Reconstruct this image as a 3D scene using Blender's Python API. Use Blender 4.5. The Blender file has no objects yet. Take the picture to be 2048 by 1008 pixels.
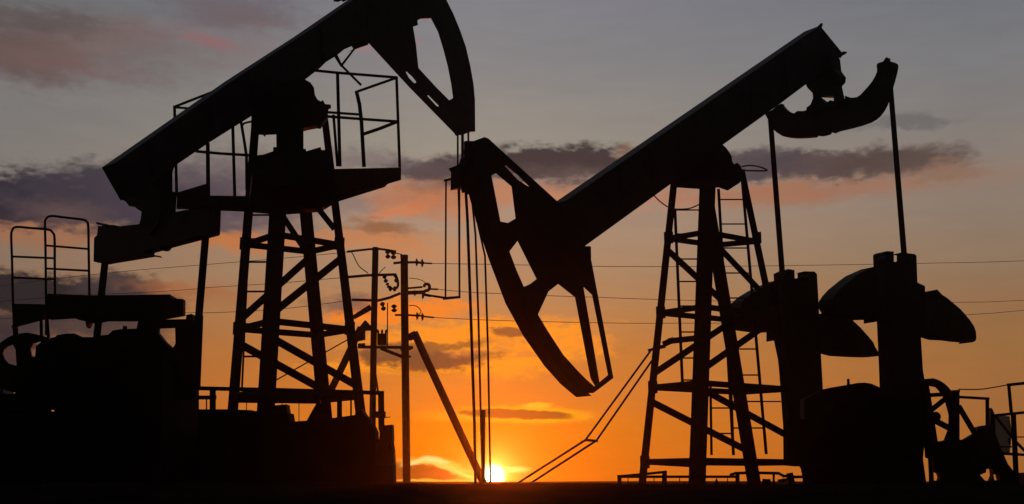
import bpy, math, random
from math import radians as R, sin, cos, atan, atan2, asin, pi
from mathutils import Vector as V
from mathutils.geometry import tessellate_polygon
random.seed(7)
sc = bpy.context.scene
col = sc.collection

# ------------------------------------------------------------------ camera
F = 2190.0                       # focal length in pixels of the 2048 wide photograph
TH = atan(458 / F)               # camera pitched up: the horizon falls low in the frame
CZ = 0.30                        # low view point
cam = bpy.data.cameras.new('camera'); co = bpy.data.objects.new('camera', cam); col.objects.link(co)
cam.sensor_width = 36; cam.lens = F / 2048 * 36; cam.clip_start = .05; cam.clip_end = 20000
co.location = (0, 0, CZ); co.rotation_euler = (R(90) + TH, 0, 0)
sc.camera = co

def ray(x, y):
    cx, cy = (x - 1024) / F, (504 - y) / F
    return V((cx, cos(TH) - cy * sin(TH), sin(TH) + cy * cos(TH)))
def P(x, y, Y):                  # point at distance Y seen at a photo position
    d = ray(x, y); t = Y / d.y
    return V((d.x * t, Y, CZ + d.z * t))
def PZ(x, y, Z):
    d = ray(x, y); t = (Z - CZ) / d.z
    return V((d.x * t, d.y * t, Z))
def proj(p):
    q = p - V((0, 0, CZ)); f = q.y * cos(TH) + q.z * sin(TH); u = -q.y * sin(TH) + q.z * cos(TH)
    return V((1024 + F * q.x / f, 504 - F * u / f))
def ae(x, y):                    # azimuth / elevation in degrees
    d = ray(x, y).normalized()
    return math.degrees(atan2(d.x, d.y)), math.degrees(asin(d.z))

class Plane:
    def __init__(s, x, y, Y, yaw):
        s.o = P(x, y, Y); a = R(yaw); s.u = V((cos(a), sin(a), 0)); s.n = V((-sin(a), cos(a), 0))
    def at(s, x, y, off=0.0):
        d = ray(x, y); c = V((0, 0, CZ))
        t = ((s.o - c).dot(s.n) + off) / d.dot(s.n)
        return c + d * t

# ------------------------------------------------------------------ mesh builder
class MB:
    def __init__(s): s.v = []; s.f = []
    def add(s, vs, fs):
        k = len(s.v); s.v += [V(v) for v in vs]; s.f += [tuple(i + k for i in f) for f in fs]
    def prism(s, outer, holes, thick):
        loops = [outer] + list(holes); flat = [p for l in loops for p in l]; n = len(flat)
        tris = tessellate_polygon([[V(p) for p in l] for l in loops])
        fs = [tuple(t) for t in tris] + [tuple(i + n for i in reversed(t)) for t in tris]
        k = 0
        for l in loops:
            m = len(l)
            for i in range(m):
                a, b = k + i, k + (i + 1) % m
                fs.append((a, b, b + n, a + n))
            k += m
        s.add(flat + [p + thick for p in flat], fs)
    def slab(s, pl, poly, t, off=0.0, holes=()):
        """solid plate in a vertical plane: t metres thick, its two faces together give the outline"""
        th = pl.n * t
        def loop(pts, hole):
            A = sum(pts[i][0] * pts[(i + 1) % len(pts)][1] - pts[(i + 1) % len(pts)][0] * pts[i][1] for i in range(len(pts)))
            sg = (1 if A > 0 else -1) * (-1 if hole else 1)
            out = []
            for i, p in enumerate(pts):
                q0, q1 = V(pts[i - 1][:2]), V(pts[(i + 1) % len(pts)][:2]); c = V(p[:2])
                e0, e1 = (c - q0).normalized(), (q1 - c).normalized()
                nrm = V((e0.y + e1.y, -(e0.x + e1.x))) * sg
                a = pl.at(p[0], p[1], off); sh = proj(a + th) - c
                if nrm.dot(sh) > 0: a = pl.at(p[0], p[1], off + t) - th
                out.append(a)
            return out
        s.prism(loop(poly, False), [loop(h, True) for h in holes], th)
        return s
    def bar(s, a, b, w0, w1=None, d0=None):
        """straight steel section from a to b, w wide across the view and d deep"""
        w1 = w0 if w1 is None else w1
        ax = (b - a).normalized(); vd = ((a + b) / 2 - V((0, 0, CZ))).normalized()
        sd = ax.cross(vd)
        sd = sd.normalized() if sd.length > 1e-4 else V((1, 0, 0))
        up = ax.cross(sd).normalized(); vs = []
        for p, w in ((a, w0), (b, w1)):
            d = w if d0 is None else d0
            for i, j in ((-1, -1), (1, -1), (1, 1), (-1, 1)): vs.append(p + sd * i * w / 2 + up * j * d / 2)
        s.add(vs, [(0, 1, 2, 3), (7, 6, 5, 4), (0, 4, 5, 1), (1, 5, 6, 2), (2, 6, 7, 3), (3, 7, 4, 0)])
        return s
    def pbar(s, a, b, w, w1=None, d=None):
        """bar between two (x, y, Y); widths in photo pixels"""
        w1 = w if w1 is None else w1
        return s.bar(P(*a), P(*b), w * a[2] / F, w1 * b[2] / F, d)
    def tube(s, pts, r, n=8, cap=True):
        pts = [V(p) for p in pts]; k = len(s.v); m = len(pts); ref = None
        rs = r if isinstance(r, (list, tuple)) else [r] * m
        for i, p in enumerate(pts):
            t = (pts[min(i + 1, m - 1)] - pts[max(i - 1, 0)]).normalized()
            if ref is None: ref = t.orthogonal()
            a = (ref - t * ref.dot(t)).normalized(); b = t.cross(a); ref = a
            for j in range(n):
                g = 2 * pi * j / n; s.v.append(p + (a * cos(g) + b * sin(g)) * rs[i])
        for i in range(m - 1):
            for j in range(n):
                s.f.append((k + i * n + j, k + i * n + (j + 1) % n, k + (i + 1) * n + (j + 1) % n, k + (i + 1) * n + j))
        if cap:
            s.f.append(tuple(k + j for j in reversed(range(n)))); s.f.append(tuple(k + (m - 1) * n + j for j in range(n)))
        return s
    def ptube(s, pts, wpx, n=8):
        return s.tube([P(*p) for p in pts], [wpx / 2 * p[2] / F for p in pts], n)
    def ring(s, c, u, v, ax, r0, r1, t, n=40):
        vs = []
        for i in range(n):
            g = 2 * pi * i / n; d = u * cos(g) + v * sin(g)
            vs += [c + d * r0 - ax * t / 2, c + d * r1 - ax * t / 2, c + d * r1 + ax * t / 2, c + d * r0 + ax * t / 2]
        fs = []
        for i in range(n):
            a, b = 4 * i, 4 * ((i + 1) % n)
            for j in range(4): fs.append((a + j, a + (j + 1) % 4, b + (j + 1) % 4, b + j))
        s.add(vs, fs); return s
    def build(s, name, mat, parent=None, root=None, smooth=False):
        o0 = (root or parent).matrix_world.translation.copy() if (root or parent) is not None else V((0, 0, 0))
        r = parent
        off = V((0, 0, 0))
        while r is not None: off = off + V(r.location); r = r.parent
        if parent is None:
            c = sum(s.v, V((0, 0, 0))) / len(s.v); off = V((c.x, c.y, min(v.z for v in s.v)))
        me = bpy.data.meshes.new(name); me.from_pydata([v - off for v in s.v], [], s.f)
        me.materials.append(mat); me.validate()
        import bmesh
        bm = bmesh.new(); bm.from_mesh(me); bmesh.ops.recalc_face_normals(bm, faces=bm.faces); bm.to_mesh(me); bm.free()
        if smooth:
            for p in me.polygons: p.use_smooth = True
        o = bpy.data.objects.new(name, me); col.objects.link(o)
        if parent is not None: o.parent = parent
        else: o.location = off
        return o

def tag(o, label, cat, group=None):
    o['label'] = label; o['category'] = cat
    if group: o['group'] = group
    return o
def thing(name, loc, label, cat, group=None):
    o = bpy.data.objects.new(name, None); col.objects.link(o); o.location = loc; o.empty_display_size = .3
    return tag(o, label, cat, group)
def arc(pts, n=6):               # Catmull-Rom through points
    pts = [V(p) for p in pts]; out = []
    q = [pts[0]] + pts + [pts[-1]]
    for i in range(1, len(q) - 2):
        for k in range(n):
            t = k / n; a, b, c, d = q[i - 1], q[i], q[i + 1], q[i + 2]
            out.append(.5 * ((2 * b) + (c - a) * t + (2 * a - 5 * b + 4 * c - d) * t * t + (3 * b - a - 3 * c + d) * t ** 3))
    return out + [pts[-1]]
def smooth_poly(pts, n=3):
    p3 = [V((a, b, 0)) for a, b in pts]
    return [(p.x, p.y) for p in arc(p3, n)]

# ------------------------------------------------------------------ materials
def mat(name, base, rough=.6, metal=0, var=.35, scale=6, rust=None, bump=.15, spec=.2):
    m = bpy.data.materials.new(name); m.use_nodes = True; nt = m.node_tree; b = nt.nodes['Principled BSDF']
    tc = nt.nodes.new('ShaderNodeTexCoord')
    nz = nt.nodes.new('ShaderNodeTexNoise'); nz.inputs['Scale'].default_value = scale; nz.inputs['Detail'].default_value = 8
    nt.links.new(tc.outputs['Object'], nz.inputs['Vector'])
    cr = nt.nodes.new('ShaderNodeValToRGB')
    cr.color_ramp.elements[0].position = .3; cr.color_ramp.elements[1].position = .7
    lo = [c * (1 - var) for c in base]; hi = [c * (1 + var) for c in base]
    cr.color_ramp.elements[0].color = (*lo, 1); cr.color_ramp.elements[1].color = (*hi, 1)
    nt.links.new(nz.outputs['Fac'], cr.inputs['Fac']); out = cr.outputs['Color']
    if rust:
        n2 = nt.nodes.new('ShaderNodeTexNoise'); n2.inputs['Scale'].default_value = scale * .6; n2.inputs['Detail'].default_value = 10
        nt.links.new(tc.outputs['Object'], n2.inputs['Vector'])
        mr = nt.nodes.new('ShaderNodeMapRange'); mr.inputs[1].default_value = .55; mr.inputs[2].default_value = .7
        nt.links.new(n2.outputs['Fac'], mr.inputs[0])
        mx = nt.nodes.new('ShaderNodeMix'); mx.data_type = 'RGBA'; mx.inputs['B'].default_value = (*rust, 1)
        nt.links.new(mr.outputs[0], mx.inputs['Factor']); nt.links.new(out, mx.inputs['A']); out = mx.outputs['Result']
    nt.links.new(out, b.inputs['Base Color'])
    b.inputs['Roughness'].default_value = rough; b.inputs['Metallic'].default_value = metal; b.inputs['Specular IOR Level'].default_value = spec
    bp = nt.nodes.new('ShaderNodeBump'); bp.inputs['Strength'].default_value = bump; bp.inputs['Distance'].default_value = .01
    n3 = nt.nodes.new('ShaderNodeTexNoise'); n3.inputs['Scale'].default_value = scale * 8
    nt.links.new(tc.outputs['Object'], n3.inputs['Vector']); nt.links.new(n3.outputs['Fac'], bp.inputs['Height'])
    nt.links.new(bp.outputs['Normal'], b.inputs['Normal'])
    return m
STEEL = mat('dark_painted_steel', (.030, .031, .034), .62, rust=(.035, .022, .015))
BEAM = mat('grey_painted_steel', (.036, .038, .046), .6, rust=(.05, .04, .035), scale=3)
CAST = mat('oily_cast_iron', (.022, .022, .023), .65)
RAIL = mat('dark_railing_paint', (.022, .021, .022), .6)
CABLE = mat('greasy_cable', (.03, .027, .025), .55)
WOOD = mat('tarred_pole_wood', (.045, .032, .024), .85, scale=9)
CERAMIC = mat('brown_insulator_glaze', (.03, .018, .012), .4)
CONC = mat('dark_concrete', (.022, .020, .019), .9, scale=2.5)  # one very dark base with slight mottling
SOIL = mat('oily_bare_earth', (.030, .024, .019), .95, scale=1.5, bump=.5, spec=0.0)
BLUE = mat('dull_blue', (.10, .10, .16), .6)

# ------------------------------------------------------------------ ground
g = MB(); S = 90; nx = 300
def gz(x, y):                    # nearly flat pad that swells into a low bank far off
    r = math.hypot(x, y); k = min(1, max(0, (r - 45) / 40)); k = k * k * (3 - 2 * k)
    f = min(1, max(0, (y - 11) / 3.5)) * min(1, max(0, (18.2 - y) / 2.2)); f = f * f * (3 - 2 * f)
    top = .272 - .0040 * max(0, x + .5) + .006 * sin(x * 1.9) + .005 * sin(x * 4.3 + 1.0) + .003 * sin(x * 9.1 + y)
    return f * top + .275 * k + .02 * k * sin(x * .21 + 1.3 * sin(y * .13)) * min(1, max(0, (r - 30) / 30))
g.add([(-S + 2 * S * i / nx, -S + 2 * S * j / nx, gz(-S + 2 * S * i / nx, -S + 2 * S * j / nx)) for j in range(nx + 1) for i in range(nx + 1)],
      [(j * (nx + 1) + i, j * (nx + 1) + i + 1, (j + 1) * (nx + 1) + i + 1, (j + 1) * (nx + 1) + i) for j in range(nx) for i in range(nx)])
go = g.build('ground', SOIL, smooth=True); go['kind'] = 'structure'

# ================================================================== PUMPJACK, RIGHT
def legline(top, bot, zend):     # centre line through two photo points, carried on to height zend
    a, b = P(*top), P(*bot); d = b - a
    return a, a + d * ((zend - a.z) / d.z)
def on(leg, x, y):               # point of a leg at the height it has at photo row y
    a, b = leg; lo, hi = 0.0, 1.0
    for _ in range(40):
        m = (lo + hi) / 2
        if proj(a.lerp(b, m)).y < y: lo = m
        else: hi = m
    return a.lerp(b, lo)
def onz(leg, z):
    a, b = leg; return a.lerp(b, (z - a.z) / (b.z - a.z))
def w(px, Y=20.0): return px * Y / F

pr = thing('oil_pumpjack', (P(1430, 700, 20).x, 20.0, 0),
           'black oil pumpjack with its open-framed horsehead tipped down and curved equalizer bar', 'pumpjack', 'oil pumpjacks')
HB = Plane(1420, 300, 19.5, 38)          # the vertical plane the beam swings in
EQ = Plane(1665, 200, 21.6, -52)         # and the one across it
# tower legs
L = legline((1347.5, 370, 19.9), (1284, 970, 20.0), 0)
N = legline((1415, 376, 19.5), (1394, 970, 18.8), 0)
Fr = legline((1411, 376, 20.3), (1509, 970, 21.4), 0)
Rr = legline((1483, 340, 20.1), (1616, 970, 20.4), 0)
for lg, a, b in ((L, 14, 15), (N, 32, 31), (Fr, 26, 28), (Rr, 13, 15)):
    m = MB(); m.bar(lg[0] - V((0, 0, 0)), lg[1], w(a), w(b), w(a) * .8)
    foot = lg[1]; m.bar(foot + V((0, 0, .0)), foot + V((0, 0, .03)), .42, .42)
    m.build('leg', STEEL, pr)
def level(y, th, root, legs, mt=STEEL):
    z = on(legs[0], 0, y).z; p = [onz(l, z) for l in legs]; m = MB()
    for a, b in ((0, 1), (0, 2), (1, 3), (2, 3)): m.bar(p[a], p[b], th, th, th)
    return m.build('horizontal_brace', mt, root)
for y in (477, 626, 775, 924): level(y, w(11.5), pr, (L, N, Fr, Rr))
m = MB()
def diag(m, la, ya, lb, yb, px): m.bar(on(la, 0, ya), on(lb, 0, yb), w(px), w(px), w(px) * .6)
for la, ya, lb, yb, px in ((L, 499, Fr, 606, 13), (N, 467, Rr, 600, 12), (L, 747, Fr, 648, 13), (N, 741, Rr, 640, 13),
                           (L, 803, Fr, 903, 14), (N, 776, Rr, 884, 13), (L, 925, N, 931, 8)):
    m = MB(); diag(m, la, ya, lb, yb, px); m.build('diagonal_brace', STEEL, pr)
for lg in (L, N, Fr, Rr):
    for y in (477, 626, 775, 924):
        m = MB(); p = on(lg, 0, y); m.bar(p + V((0, -.07, .11)), p + V((0, -.07, -.11)), .17, .17, .012)
        m.build('gusset_plate', STEEL, pr)
m = MB()                                  # bracket that carries the guys
m.pbar((1296, 701, 19.8), (1330, 692, 19.8), 5, 8); m.pbar((1328, 688, 19.8), (1346, 680, 19.7), 12); m.pbar((1340, 682, 19.7), (1396, 676, 19.2), 12)
m.build('guy_bracket', STEEL, pr)
def ladder(rails, ys, root, pxr=6, pxs=3):
    m = MB()
    for a, b in rails: m.pbar(a, b, pxr)
    lad = m.build('ladder', RAIL, root)
    for y in ys:
        q = []
        for a, b in rails:
            t = (y - a[1]) / (b[1] - a[1]); q.append((a[0] + (b[0] - a[0]) * t, y, a[2] + (b[2] - a[2]) * t))
        r = MB(); r.ptube(q, pxs); r.build('rung', RAIL, lad)
ladder((((1350, 420, 20.6), (1365, 770, 20.8)), ((1402, 420, 20.6), (1413, 770, 20.8))), (420, 468, 518, 563, 612, 664, 716, 760), pr)
ladder((((1483, 345, 20.5), (1532.5, 908, 21.2)), ((1437, 378, 20.8), (1467, 910, 21.6))), (399, 448, 496, 546, 596, 647, 698, 750, 803, 856), pr)
ladder((((1421, 770, 20.9), (1423, 910, 21.0)), ((1462, 770, 20.9), (1467, 910, 21.0))), (816, 867), pr, 5)
m = MB(); m.ptube([(1518, 803, 21.1), (1562, 803, 21.0)], 2.6); m.build('ladder_stay', RAIL, pr)
m = MB(); m.tube(arc([P(1307, 390, 18.6), P(1320, 403, 19), P(1336, 414, 19.6), P(1350, 418, 19.9), P(1378, 417, 20), P(1398, 409, 20)]), .012); m.build('cable', CABLE, pr)
m = MB(); m.tube(arc([P(1484, 341, 20), P(1506, 341.5, 19.7), P(1534, 341, 19.4), P(1520, 334, 19.5), P(1500, 331, 19.8), P(1484, 333, 20)]), .014); m.build('lifting_hoop', RAIL, pr)
# saddle
SB = Plane(1410, 350, 19.3, 12)
m = MB()
m.slab(SB, [(1340, 368), (1354, 375), (1397, 378), (1437, 375), (1479, 366), (1489, 350), (1481, 331), (1474, 325), (1469, 329), (1465, 324), (1463, 312),
            (1458, 303), (1452, 295), (1445, 289), (1425, 290), (1380, 300), (1350, 330)], .55)
m.build('saddle_bearing', CAST, pr)
# walking beam
m = MB()
m.slab(HB, [(1102, 410), (1640, 51), (1684, 105), (1678, 117), (1614, 167), (1562, 206), (1445, 290), (1340, 369), (1170, 492), (1105, 520)], .40, -.20)
bm_ = m.build('walking_beam', BEAM, pr)
m = MB()
m.slab(HB, [(1634, 54), (1643, 46), (1646, 47), (1645, 52), (1641, 56)], .03, -.2)
m.build('end_flange', BEAM, bm_)
m = MB(); m.slab(HB, [(1679, 110), (1684, 103.5), (1694, 103.5), (1693, 107), (1684, 112), (1679, 117)], .03, -.2)
m.build('end_flange', BEAM, bm_)
m = MB()                                   # stiffener ribs along the web
for x, y0, y1 in ((1240, 322, 438), (1300, 281, 394), (1500, 140, 248), (1570, 92, 196)):
    a, b = HB.at(x, y0 + 12, -.205), HB.at(x + 6, y1 - 8, -.205); m = MB(); m.bar(a, b, .03, .03, .05); m.build('web_stiffener', BEAM, bm_)
# horsehead
HH = MB()
arcN = [(1163, 788), (1141, 768), (1108, 728), (1069, 668), (1034, 603), (1001, 516), (975, 438), (965, 395), (950, 335)]
arcF = [(1152, 794), (1121, 768), (1088, 731), (1046, 671), (1011, 607), (978, 520), (951, 440), (942, 395), (932, 350), (927, 300)]
holes = [[(983, 351), (991, 346), (1010, 362), (1023, 373), (1031, 437), (1017, 446), (1001, 443)],
         [(1034, 480), (1019, 503), (1033, 540), (1048, 574), (1060, 568), (1073, 558)],
         [(1115, 567), (1097, 583), (1076, 629), (1095, 661), (1127, 710), (1157, 743), (1173, 759), (1190, 774), (1216, 750), (1184, 590), (1166, 573), (1148, 593)],
         [(1009, 331), (1013, 332), (1036, 351), (1057, 372), (1058, 377), (1035, 359)]]
HH.slab(HB, arcN + [(928, 300), (928, 283), (947, 282), (969, 274), (977, 277), (1114, 402), (1150, 440), (1170, 492), (1182, 493), (1182, 517), (1227, 756), (1187, 786), (1178, 785)], .04, -.22, holes)
hh = HH.build('horsehead', STEEL, pr)
m = MB()
m.slab(HB, arcF + [(945, 300), (975, 395), (1001, 470), (1033, 560), (1072, 640), (1095, 664), (1127, 712), (1157, 746), (1174, 762), (1185, 786), (1165, 786)], .04, .14)
m.slab(HB, [(1149, 590), (1166, 568), (1199, 764), (1190, 772), (1181, 757)], .04, .14)
m.slab(HB, [(1045, 385), (1110, 425), (1160, 500), (1150, 590), (1120, 560), (1080, 540), (1050, 470)], .04, .14)
m.build('rear_side_plate', STEEL, hh)
m = MB()                                   # the curved track plate between the two sides
for A, B in zip(arcF[:9], arcF[1:10]):
    q = []
    for p in (A, B):
        f = HB.at(p[0], p[1], .16); q += [f, f - HB.n * .34]
    t = HB.u * .03
    m.add([q[0], q[1], q[3], q[2], q[0] + t, q[1] + t, q[3] + t, q[2] + t], [(0, 1, 2, 3), (7, 6, 5, 4), (0, 4, 5, 1), (1, 5, 6, 2), (2, 6, 7, 3), (3, 7, 4, 0)])
m.build('track_plate', STEEL, hh)
m = MB()
m.slab(HB, [(897, 337), (916, 334), (924, 322), (940, 310), (950, 384), (938, 386), (924, 386), (922, 379), (901, 381), (902, 345)], .25, -.1)
m.build('bridle_block', CAST, hh)
m = MB(); m.slab(HB, [(1168, 494), (1182, 493), (1182, 518), (1174, 516)], .1, -.3); m.build('hinge_lug', CAST, hh)
# bridle cables and carrier
YH = HB.at(940, 350).y
m = MB(); m.ptube([(939, 388, YH), (955, 445, YH + .2), (970, 512, YH + .5), (976, 700, YH + .6), (981, 968, YH + .6), (982, 992, YH + .6)], 4); m.build('bridle_cable', CABLE, pr)
m = MB(); m.pbar((888, 361.5, YH), (904, 357.5, YH), 5); m.ptube([(892, 361, YH), (891.5, 480, YH), (891, 593, YH)], 3.6); m.build('hanger_rod', CABLE, pr)
m = MB(); m.ptube([(919, 378, YH), (919, 480, YH), (919, 595, YH)], 3.6); m.build('hanger_rod', CABLE, pr)
m = MB(); m.pbar((853, 590, YH), (892, 596, YH), 4, 5); m.pbar((886, 597, YH), (921, 594, YH), 6, 5); m.build('carrier_bar', STEEL, pr)
# equaliser
m = MB()
ban = [(1530, 228), (1540, 247), (1548, 260), (1558, 268), (1571, 274), (1590, 277), (1611, 277), (1634, 275), (1637, 272), (1646, 273), (1662, 269), (1664, 265), (1672, 267), (1680, 263), (1706, 257), (1742, 246), (1762, 232), (1776, 210),
       (1786, 178), (1792, 157), (1797, 135), (1794, 127), (1781, 123), (1780, 117), (1770, 117), (1766, 123), (1756, 126), (1753, 132), (1754, 143), (1744, 163), (1726, 184), (1714, 194),
       (1698, 195), (1695, 193), (1690, 197), (1640, 212), (1613, 220), (1605, 222), (1594, 222), (1587, 227), (1575, 219), (1562, 207), (1545, 219)]
m.slab(EQ, smooth_poly(ban + ban[:1], 2)[:-1], .12, -.06)
m.build('equalizer', BEAM, pr)
m = MB()
m.slab(EQ, [(1610, 165), (1615, 176), (1625, 186), (1626, 196), (1621, 209), (1613, 215), (1612, 230), (1640, 232), (1690, 215), (1689, 197), (1684, 173), (1691, 165), (1692, 155), (1683, 143), (1680, 118), (1650, 110)],
       .3, -.15, [[(1643, 195), (1668, 191), (1667, 202), (1660, 200), (1651, 208)]])
m.build('equalizer_bearing', CAST, pr)
for a, b in (((1540.5, 234, 22.5), (1565.5, 560, 22.45)), ((1780.5, 168, 20.45), (1809.5, 525, 20.4))):
    m = MB(); m.pbar(a, b, 10.5, 11.5, .12); m.build('pitman_arm', STEEL, pr)
# cranks and counterweights
CL, CR = Plane(1595, 650, 22.5, 30), Plane(1798, 650, 20.4, 30)
m = MB()
m.slab(CL, [(1548, 565), (1547, 548), (1559, 542), (1589, 540), (1589.5, 557), (1595, 558), (1595, 547), (1609, 542.5), (1629, 543), (1634, 548), (1637, 600), (1642, 708), (1646, 780), (1647, 850), (1566, 850), (1558, 740), (1554, 703), (1547, 671)], .26)
c1 = m.build('crank', CAST, pr)
m = MB(); m.slab(CL, [(1556, 560), (1549, 563), (1523, 570), (1495, 583), (1477, 594), (1463, 606), (1457, 622), (1456, 640), (1462, 655), (1472, 661), (1494, 664), (1514, 666), (1530, 665), (1540, 664), (1556, 680)], .34, -.06); m.build('counterweight', CAST, pr)
m = MB(); m.slab(CL, [(1625, 630), (1705, 640), (1722, 656), (1738, 674), (1747, 685), (1750, 693), (1749.5, 712), (1737, 714.5), (1720, 715), (1690, 714), (1658, 712), (1643, 708), (1630, 704)], .34, -.06); m.build('counterweight', CAST, pr)
m = MB()
m.slab(CR, [(1747, 640), (1747, 536), (1746, 511), (1752, 507), (1767, 504.5), (1787.5, 503), (1788, 524), (1793.4, 523), (1793.4, 511), (1804.5, 504.5), (1817, 506.5), (1829, 508), (1833, 511), (1835, 565), (1850, 572), (1850.5, 590), (1852, 640), (1842, 676), (1846, 740), (1852, 776), (1854, 850), (1762, 850), (1758, 740), (1753.6, 642)], .26)
m.build('crank', CAST, pr)
m = MB(); m.slab(CR, [(1750, 533), (1735, 537), (1731, 542), (1708, 545), (1692, 552), (1678, 562), (1656, 580), (1645, 592), (1638, 602), (1636, 615), (1645, 630), (1665, 638), (1705, 640), (1726, 640), (1738, 639), (1741, 642), (1756, 643)], .34, -.06); m.build('counterweight', CAST, pr)
m = MB(); m.slab(CR, [(1846, 584), (1858, 583), (1873, 583), (1884, 589), (1896, 597), (1922, 619), (1940, 640), (1948, 652), (1952, 663), (1953, 676), (1951, 682), (1946, 684.5), (1919, 685), (1900, 683.5), (1881, 681), (1858, 680), (1843, 675.5), (1835, 672)], .34, -.06); m.build('counterweight', CAST, pr)
for pl, x, y in ((CL, 1570, 552), (CL, 1615, 556), (CR, 1768, 520), (CR, 1813, 520)):
    m = MB(); c = pl.at(x, y, -.1); m.ring(c, pl.u, V((0, 0, 1)), pl.n, .01, .075, .2, 16); m.build('crank_pin', CAST, pr)
GP = Plane(1700, 850, 20.8, 6)
m = MB()
m.slab(GP, [(1600, 800), (1640, 780), (1662, 775), (1692, 770), (1714, 766), (1728, 765), (1742, 767), (1756, 773), (1790, 790), (1800, 930), (1600, 930)], .22)
m.slab(Plane(1720, 850, 21.1, 6), [(1665, 790), (1790, 795), (1795, 925), (1665, 925)], 1.1)
gb = m.build('gearbox', CAST, pr)
m = MB(); m.pbar((1697, 774, 21), (1696.5, 758, 21), 6, 5); m.build('breather_pipe', RAIL, gb)
m = MB()
m.slab(Plane(1700, 880, 20.2, 6), [(1566, 840), (1852, 840), (1850, 880), (1846, 917), (1854, 975), (1856, 990), (1615, 990), (1613, 955), (1608, 931), (1590, 933), (1567, 931)], .25)
m.slab(Plane(1720, 880, 20.6, 6), [(1670, 850), (1840, 850), (1845, 985), (1670, 985)], 2.2)
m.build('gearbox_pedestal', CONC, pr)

# guys
gl = thing('guy_cable_pair', P(1110, 990, 19.2) * 1, 'pair of thin parallel cables sloping from a lattice tower to the ground with a spreader', 'cables')
for a, k, e in (((1301, 702, 19.7), (1171, 880, 19.3), (1039, 964, 19.0)), ((1304, 721, 19.7), (1193, 881, 19.3), (1065, 964, 19.0))):
    e2 = (e[0] - (k[0] - e[0]) * .28, e[1] + (e[1] - k[1]) * .28, 18.9)
    m = MB(); m.ptube([a, k], 4); m.ptube([k, e2], 4.4); m.build('cable', CABLE, gl)
m = MB(); m.pbar((1161, 885, 19.3), (1172, 880, 19.3), 4); m.pbar((1170, 880, 19.3), (1196, 882, 19.3), 5); m.build('spreader_bar', STEEL, gl)

# low guard rail round the foot of that tower
gr = thing('guard_railing', P(1400, 992, 18.5) * 1, 'low dark guard railing round the foot of the pumpjack tower on the sunset side', 'railing', 'low guard railings')
Yg = 18.6
def railing(root, rails, posts, thin=(), Y=18.6, name='post', d=None):
    for p in rails:
        m = MB()
        for a, b in zip(p[0][:-1], p[0][1:]): m.pbar((*a, Y), (*b, Y), p[1], None, d)
        m.build('rail', RAIL, root)
    for a, b, px in posts:
        m = MB(); m.pbar((*a, Y), (*b, Y), px); m.build(name, RAIL, root)
    for a, b, px in thin:
        m = MB(); m.pbar((*a, Y), (*b, Y), px); m.build('baluster', RAIL, root)
railing(gr, [([(1234.5, 953), (1280, 949), (1333, 943.5)], 5), ([(1241, 953.5), (1360, 953.5), (1473, 953.5)], 5),
             ([(1460, 950), (1471, 946.5), (1500, 945.5), (1557, 946.5), (1567, 952), (1591, 954), (1614, 953.5)], 5.5), ([(1321, 972), (1500, 972.5), (1541, 972.5)], 8)],
        [((1239, 950), (1239, 995), 8), ((1329, 942), (1329, 995), 9.5), ((1475, 946), (1475, 995), 8), ((1547.5, 946), (1547, 995), 4.5), ((1533, 958), (1533, 995), 16), ((1579, 946), (1590, 995), 13), ((1556, 962), (1583, 958), 6)],
        [((x, 954), (x, 995), 1.6) for x in (1256, 1308, 1359, 1455, 1566, 1606)], Yg)
m = MB(); c = P(1433, 1003, 18.4); h = P(1433, 957, 18.4)
m.tube([c, c.lerp(h, .45), c.lerp(h, .75), h], [.05, .045, .04, .008], 12)
tag(m.build('marker_post', RAIL), 'small pointed dark post standing at the foot of the lattice tower behind the low rail', 'post')

# flywheel unit at the far right
fu = thing('drive_unit', P(1900, 992, 20.5) * 1, 'dark drive motor unit with spoked belt wheel beside the large counterweights', 'machine')
Yf = 20.5
fx = Plane(1848, 830, Yf, 35)
m = MB()
outer = smooth_poly([(1838, 760), (1848, 758.5), (1868, 757), (1886, 765), (1902, 781), (1914, 810), (1918, 845), (1910, 885), (1896, 912), (1872, 922), (1850, 915)], 3)
inner = [(1852, 766.6), (1870.5, 774.5), (1882.5, 788), (1890, 804), (1897, 830), (1896, 857), (1887, 881), (1872, 884), (1868, 865), (1862, 828)]
m.slab(fx, outer, .16, -.08, [inner]); wh = m.build('belt_wheel', CAST, fu)
for a, b, px in (((1850, 791), (1889, 788.5), 8), ((1860, 822), (1889, 799), 10), ((1864, 838), (1900, 857), 12), ((1851, 762), (1870, 885), 11)):
    m = MB(); m.pbar((*a, Yf), (*b, Yf), px); m.build('spoke', CAST, wh)
m = MB(); m.ring(P(1866, 834, Yf), V((1, 0, 0)), V((0, 0, 1)), V((0, 1, 0)), .01, .09, .3, 18); m.build('hub', CAST, wh)
m = MB(); m.pbar((1911.5, 782, Yf), (1912, 992, Yf), 14); m.pbar((1902, 783, Yf), (1919, 782, Yf), 5)
m.pbar((1918, 794, Yf), (1978, 797.5, Yf), 5.5); m.pbar((1974.5, 796, Yf), (1975, 870, Yf), 7); m.pbar((1917, 812, Yf), (1949, 866, Yf), 11)
m.build('support_frame', STEEL, fu)
m = MB()
m.slab(Plane(1950, 900, 20.7, 0), [(1856, 886), (1874, 886), (1887, 880), (1922, 880), (1934, 873), (1947, 865), (1947.5, 855), (1958, 852), (1973, 850), (1976, 817), (1980, 816), (1986, 820), (1990, 830), (1991, 867), (2003, 899), (2016, 928), (2027, 942), (2029, 992), (1862, 992), (1860, 930)],
       .16, 0, [[(1960, 950), (1972, 945), (1973, 938), (1978, 938), (1979.5, 951), (1975, 962), (1970, 961)], [(1987, 949), (1990.5, 949), (1993, 960), (1989, 961)], [(1866.5, 941), (1872, 947), (1874.5, 954), (1873, 961), (1868, 961)]])
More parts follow.
